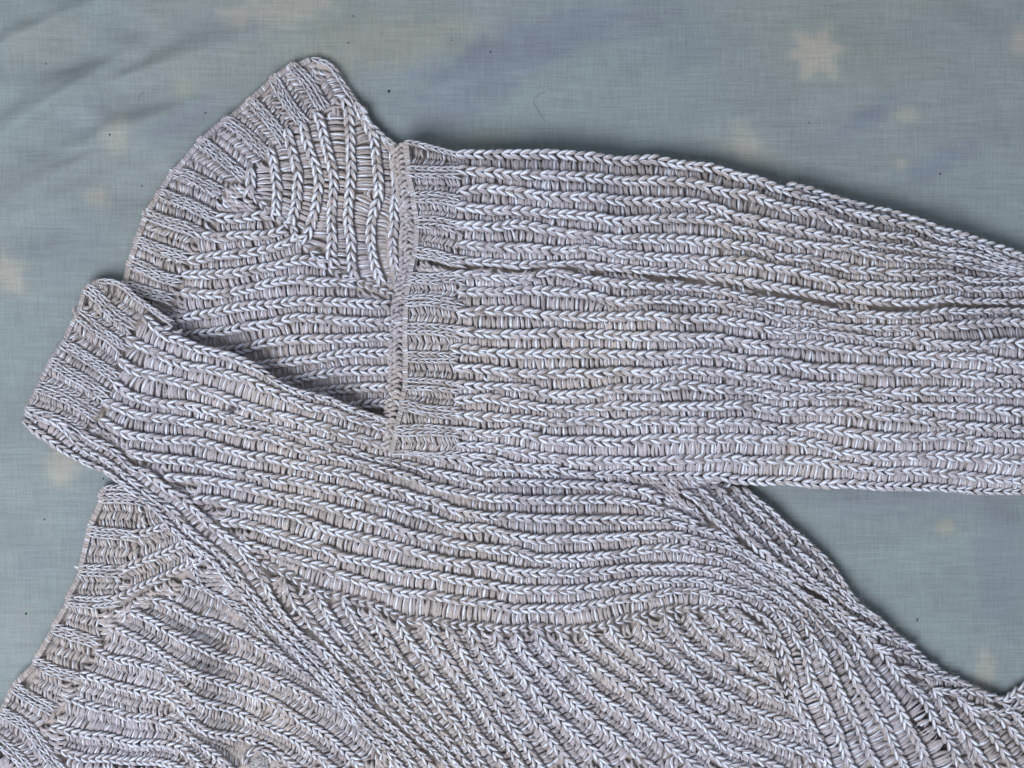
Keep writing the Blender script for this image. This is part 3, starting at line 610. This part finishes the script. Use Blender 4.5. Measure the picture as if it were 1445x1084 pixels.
for lane, (off, dz) in enumerate(((-5, 4), (-1, 2), (3, -2), (6, -8), (6, -15))):
    m = 7; t = np.linspace(-1, 1, m); k = (np.arange(len(ss)) % 3 == lane % 3); P0 = c[k].copy(); P0[:, :2] += nn[k]*off; P0[:, 2] += dz
    n = len(P0); a = rng.normal(0, 0.5, n) + (0.5 if lane % 2 else -0.4); tq = np.stack([nn[k][:, 1], -nn[k][:, 0]], -1)
    d = nn[k]*np.cos(a)[:, None] + tq*np.sin(a)[:, None]; e = np.stack([-d[:, 1], d[:, 0]], -1)
    P = np.repeat(P0[:, None], m, 1); P[..., :2] += d[:, None]*(5.0*t)[None, :, None] + e[:, None]*(2.4*(1-t*t))[None, :, None]
    P[..., 2] += (2.2*(1-t*t)-1.5)[None] + rng.normal(0, 0.8, (n, 1))
    y.add(P, np.full((n, m), 2.4)*np.array([.6, .95, 1.1, 1.15, 1.1, .95, .6])[None]*rng.normal(1, 0.15, (n, 1)), 0.2*np.ones(n), rng.normal(0.45, 0.15, n))
y.build('cuff_back_edge', YARN, cf)

# ---------------------------------------------------------------- cloth under the stitches and the joining stitches along the seams
def inside(P, poly):
    x, yv = P[..., 0], P[..., 1]; r = np.zeros(x.shape, bool); q = np.array(poly, float)
    for a, b in zip(q, np.roll(q, -1, 0)):
        c = ((a[1] > yv) != (b[1] > yv)) & (x < (b[0]-a[0])*(yv-a[1])/(b[1]-a[1]+1e-12)+a[0]); r ^= c
    return r
def unproject(P, z):
    return np.concatenate([np.array([CX, CY]) + (P-np.array([CX, CY]))*(1-z/D)[..., None], z[..., None]], -1)
def fuzz(layer, parent, q):
    cov = np.vstack(COVER[layer]); area_ = 0.5*abs(np.dot(q[:, 0], np.roll(q[:, 1], 1))-np.dot(q[:, 1], np.roll(q[:, 0], 1)))
    n = int(area_*FUZZ); P0 = cov[rng.integers(0, len(cov), n)] + np.array([0, 0, 1.6]); m = 4; t = np.linspace(0, 1, m)
    a = rng.random(n)*2*np.pi; L = rng.gamma(4, 2.2, n); d = np.stack([np.cos(a), np.sin(a)], -1); e = np.stack([-d[:, 1], d[:, 0]], -1); cu_ = rng.normal(0, 0.35, n)
    P = np.repeat(P0[:, None], m, 1); P[..., :2] += (d*L[:, None])[:, None]*t[None, :, None] + (e*(L*cu_)[:, None])[:, None]*(t*t)[None, :, None]
    P[..., 2] += (L*rng.uniform(0.15, 0.6, n))[:, None]*np.sin(t*2.2)[None]
    y = Yarn(); y.add(P, np.full((n, m), 0.17)*np.array([1, 1, .8, .3])[None], 0*np.ones(n), rng.choice([0.0, 0.5], n, p=[.35, .65]), ring=3)
    f = y.build('yarn_fuzz', YARN, parent); f['kind'] = 'stuff'
FUZZ = 0.02
def under_layer(name, poly, H, layer, drop=14.0, st=7.0, label=None, fill_drop=5.0):
    q = np.array(poly, float); xs = np.arange(q[:, 0].min(), q[:, 0].max()+st, st); ys = np.arange(q[:, 1].min(), q[:, 1].max()+st, st)
    X, Yg = np.meshgrid(xs, ys); P = np.stack([X, Yg], -1); ins = inside(P, poly)
    e = ins.copy(); e[1:-1, 1:-1] &= ins[:-2, 1:-1] & ins[2:, 1:-1] & ins[1:-1, :-2] & ins[1:-1, 2:]
    e[0] = e[-1] = False; e[:, 0] = e[:, -1] = False
    z = np.maximum(H(P.reshape(-1, 2)).reshape(X.shape)-drop, 0.5)
    V = unproject(P, z).reshape(-1, 3); n = len(xs)
    cell = e[:-1, :-1] & e[1:, :-1] & e[1:, 1:] & e[:-1, 1:]; i, j = np.nonzero(cell)
    F = np.stack([i*n+j, (i+1)*n+j, (i+1)*n+j+1, i*n+j+1], -1)
    used = np.unique(F); mp = np.full(len(V), -1); mp[used] = np.arange(len(used))
    o = make_mesh(name, V[used], mp[F], BACK, sweater)
    if label: o['label'] = label
    # joining stitches wherever the ribs leave the cloth bare
    cov = np.vstack(COVER[layer]); res = 2.0
    x0, y0 = q.min(0)-20; w, h = ((q.max(0)-q.min(0)+40)/res).astype(int)
    ras = np.zeros((h, w), bool); dirs = None
    ii = ((cov[:, 1]-y0)/res).astype(int); jj = ((cov[:, 0]-x0)/res).astype(int); ok = (ii > 3) & (jj > 3) & (ii < h-4) & (jj < w-4)
    for di in (-1, 0, 1, 2):
        for dj in (-1, 0, 1, 2): ras[ii[ok]+di, jj[ok]+dj] = True
    g = 6.2; X, Yg = np.meshgrid(np.arange(q[:, 0].min(), q[:, 0].max(), g), np.arange(q[:, 1].min(), q[:, 1].max(), g))
    P = np.stack([X, Yg], -1).reshape(-1, 2) + rng.normal(0, 0.8, (X.size, 2)); P = P[inside(P, poly)]
    zz = H(P)-fill_drop; W = unproject(P, zz)
    i2 = ((W[:, 1]-y0)/res).astype(int).clip(0, h-1); j2 = ((W[:, 0]-x0)/res).astype(int).clip(0, w-1)
    W = W[~ras[i2, j2]]
    if len(W):
        m = 7; t = np.linspace(-1, 1, m); a = 0.9*vnoise(W[:, 0]/60, W[:, 1]/60)+0.5+rng.normal(0, 0.25, len(W)); L = 6.5
        d = np.stack([np.cos(a), np.sin(a)], -1); nrm = np.stack([-d[:, 1], d[:, 0]], -1)
        Q = np.repeat(W[:, None], m, 1); Q[..., :2] += d[:, None]*(L*t)[None, :, None] + nrm[:, None]*(2.6*(1-t*t))[None, :, None]
        Q[..., 2] += (3.0*(1-t*t)-2.5)[None] + rng.normal(0, 0.7, (len(W), 1))
        y = Yarn(); y.add(Q, np.full((len(W), m), 2.5)*np.array([.7, .95, 1.05, 1.1, 1.05, .95, .7])[None], 0.2*np.ones(len(W)), rng.normal(0.3, 0.2, len(W)))
        f = y.build('seam_stitches', YARN, o); f['kind'] = 'stuff'
    fuzz(layer, o, q)
    return o
under_layer('front_cloth', [(37, 577), (60, 530), (90, 480), (110, 430), (139, 393), (165, 397), (204, 428), (239, 453), (282, 490), (364, 520), (444, 557), (548, 592), (620, 610), (900, 640), (1045, 688), (1090, 722), (1150, 775), (1190, 828),
    (1240, 874), (1313, 942), (1372, 972), (1417, 988), (1460, 965), (1500, 1100), (600, 1100), (575, 1088), (460, 962), (374, 875), (294, 783), (215, 718), (148, 662), (69, 620), (33, 590)], H_front, 'front', label='cloth of the front seen between its stitches')
under_layer('lower_cloth', [(150, 680), (200, 690), (300, 775), (420, 890), (600, 1100), (-30, 1100), (-30, 1030), (0, 1003), (45, 940), (75, 887), (94, 850), (110, 801), (125, 750), (140, 706)], H_lower, 'lower', label='cloth of the lower left front seen between its stitches')
under_layer('back_cloth', [(176, 404), (183, 371), (207, 302), (245, 240), (282, 198), (354, 142), (413, 92), (440, 83), (468, 99), (498, 146), (572, 216), (590, 300), (590, 600), (540, 600), (420, 560), (300, 510), (240, 470)], H_back, 'back', label='cloth of the back neck seen between its stitches')
under_layer('sleeve_cloth', [(574, 205), (646, 222), (740, 220), (900, 232), (1000, 246), (1110, 272), (1250, 308), (1360, 342), (1500, 400), (1500, 700), (1250, 686), (1000, 670), (740, 650), (650, 640), (556, 636), (566, 570), (576, 480), (580, 380), (590, 330), (580, 260)], H_sleeve, 'sleeve', drop=24.0, label='cloth of the sleeve seen between its stitches')

# ---------------------------------------------------------------- small parts and things
y = Yarn(); n = 16; a = rng.random(n)*2*np.pi; m = 7; t = np.linspace(-1, 1, m)
P0 = np.stack([333+rng.normal(0, 4, n), 579+rng.normal(0, 2, n), H_front(np.array([[333, 579]]))[0]+2+rng.normal(0, 1, n)], -1)
P = np.repeat(P0[:, None], m, 1); P[..., 0] += 3.2*np.cos(a[:, None]+1.6*t[None]); P[..., 1] += 2.2*np.sin(a[:, None]+1.6*t[None])
y.add(P, np.full((n, m), 0.7), np.zeros(n), np.full(n, .5)); kn = y.build('snagged_knot', plain('dark_thread', (0.09, 0.08, 0.085)), yk); kn['label'] = 'small dark snagged knot of thread'

# lint and hairs on the sheet
def sheet_z(x, yv):
    return SHEET['Z'][np.abs(SHEET['ys']-yv).argmin(), np.abs(SHEET['xs']-x).argmin()]
SPECK = plain('dark_lint', (0.012, 0.012, 0.012)); BROWN = plain('brown_lint', (0.07, 0.05, 0.03))
def speck(x, yv, r, label, mat=SPECK, el=1.0):
    nu, nv = 8, 6; u = np.linspace(0, 2*np.pi, nu, endpoint=False); v = np.linspace(0.15, np.pi-0.15, nv)
    r = 0.8*r; rr = r*(1+rng.normal(0, 0.16, (nv, nu))); a = rng.random()*3
    X = rr*np.sin(v)[:, None]*np.cos(u)[None]*el; Yv = rr*np.sin(v)[:, None]*np.sin(u)[None]/el; Z = 0.6*rr*np.cos(v)[:, None]
    Xr = X*math.cos(a)-Yv*math.sin(a); Yr = X*math.sin(a)+Yv*math.cos(a)
    V = np.stack([x+Xr, yv+Yr, sheet_z(x, yv)+0.6*r+Z], -1).reshape(-1, 3)
    i, j = np.meshgrid(np.arange(nv-1), np.arange(nu), indexing='ij'); F = np.stack([i*nu+j, (i+1)*nu+j, (i+1)*nu+(j+1) % nu, i*nu+(j+1) % nu], -1).reshape(-1, 4)
    F = np.vstack([F, [[0, 1, 2, 3], [0, 3, 4, 7], [4, 5, 6, 7], [(nv-1)*nu+k for k in (3, 2, 1, 0)], [(nv-1)*nu+k for k in (7, 4, 3, 0)], [(nv-1)*nu+k for k in (7, 6, 5, 4)]]])
    o = make_mesh('lint_speck', V, F, mat); o['label'] = label; o['category'] = 'lint'; o['group'] = 'lint specks on the sheet'
for q in [(548, 128, 2.3, 'largest round black speck on the sheet, right of the peaked neck corner'), (692, 73, 1.3, 'tiny black speck on the lavender smudge above the sleeve cuff'), (637, 55, 1.0, 'faint dark speck between the black dot and the lavender smudge'),
          (491, 59, 1.3, 'small dark speck just above the peaked neck corner'), (497, 20, 1.2, 'small dark speck near the top border above the neck peak'), (288, 158, 1.4, 'small dark speck left of the far neck edge'),
          (157, 192, 1.5, 'dark speck lying on the upper cream smudge at the left'), (63, 89, 1.1, 'faint speck in the creased top left corner'), (197, 261, 1.2, 'faint speck left of the far neck band, below the cream smudge'),
          (145, 676, 1.5, 'dark speck in the notch under the near neck corner'), (61, 734, 1.4, 'small black speck halfway down the left sheet'), (35, 867, 1.7, 'black speck near the left border beside the lower band'),
          (1330, 244, 1.6, 'dark speck above the sleeve near the right border'), (1143, 172, 1.1, 'tiny speck below the large cream star')]:
    speck(*q)
speck(1296, 876, 2.2, 'small brown crumb in the sheet pocket under the sleeve', BROWN, 1.2)
def hair(pts, label, r=0.14):
    C = catmull(pts, 3.0); z = np.array([sheet_z(a, b) for a, b in C])+0.7
    y = Yarn(); P = np.concatenate([C, z[:, None]], 1)[None]; y.add(P, np.full(P.shape[:2], r), np.zeros(1), np.full(1, .5), ring=5)
    o = y.build('stray_hair', BROWN, None); o['label'] = label; o['category'] = 'hair'; o['group'] = 'stray hairs on the sheet'
hair([(770, 128), (757, 134), (753, 142), (758, 152), (764, 161), (770, 171)], 'long curved dark hair on the sheet above the sleeve')
hair([(202, 128), (197, 133), (192, 140)], 'short straight hair left of the far neck edge')

# small speckled tab showing in a fold at the bottom border
def tab():
    n = 14; g = np.linspace(-1, 1, n); U, W = np.meshgrid(g, g); R = np.sqrt(U*U+W*W)
    x = 364+15*U; yv = 1082+16*W; z = H_lower(np.stack([x.ravel(), yv.ravel()], -1)).reshape(U.shape)+1.5+4*(1-R**2)
    V = np.stack([x, yv, z], -1).reshape(-1, 3); V = np.concatenate([np.array([CX, CY])+(V[:, :2]-np.array([CX, CY]))*(1-V[:, 2:]/D), V[:, 2:]], 1)
    i, j = np.meshgrid(np.arange(n-1), np.arange(n-1), indexing='ij'); F = np.stack([i*n+j, (i+1)*n+j, (i+1)*n+j+1, i*n+j+1], -1)[(R[:-1, :-1] < 1.12)].reshape(-1, 4)
    m = bpy.data.materials.new('speckled_cloth'); nt, b = nodes_of(m); obj = N(nt, 'ShaderNodeTexCoord').outputs['Object']
    nt.links.new(MIX(nt, MR(nt, NOISE(nt, obj, 1400, 2), 0.42, 0.58), (0.16, 0.155, 0.17), (0.46, 0.46, 0.48)), b.inputs['Base Color']); b.inputs['Roughness'].default_value = 0.9
    o = make_mesh('speckled_tab', V, F, m, bpy.data.objects['lower_front']); o['label'] = 'small speckled grey tab peeping out of a fold'
    a = np.linspace(-2.9, -0.2, 40); y = Yarn(); q = Rib([(364+21*math.cos(t), 1084+24*math.sin(t)) for t in a], H_lower, dz=7, wmax=4.5, pitch=9.5, r=2.4); knit_rib(y, q); edge_side(y, q, 1, 12.0, inset=-2); y.build('tab_fold', YARN, bpy.data.objects['lower_front'])
tab()
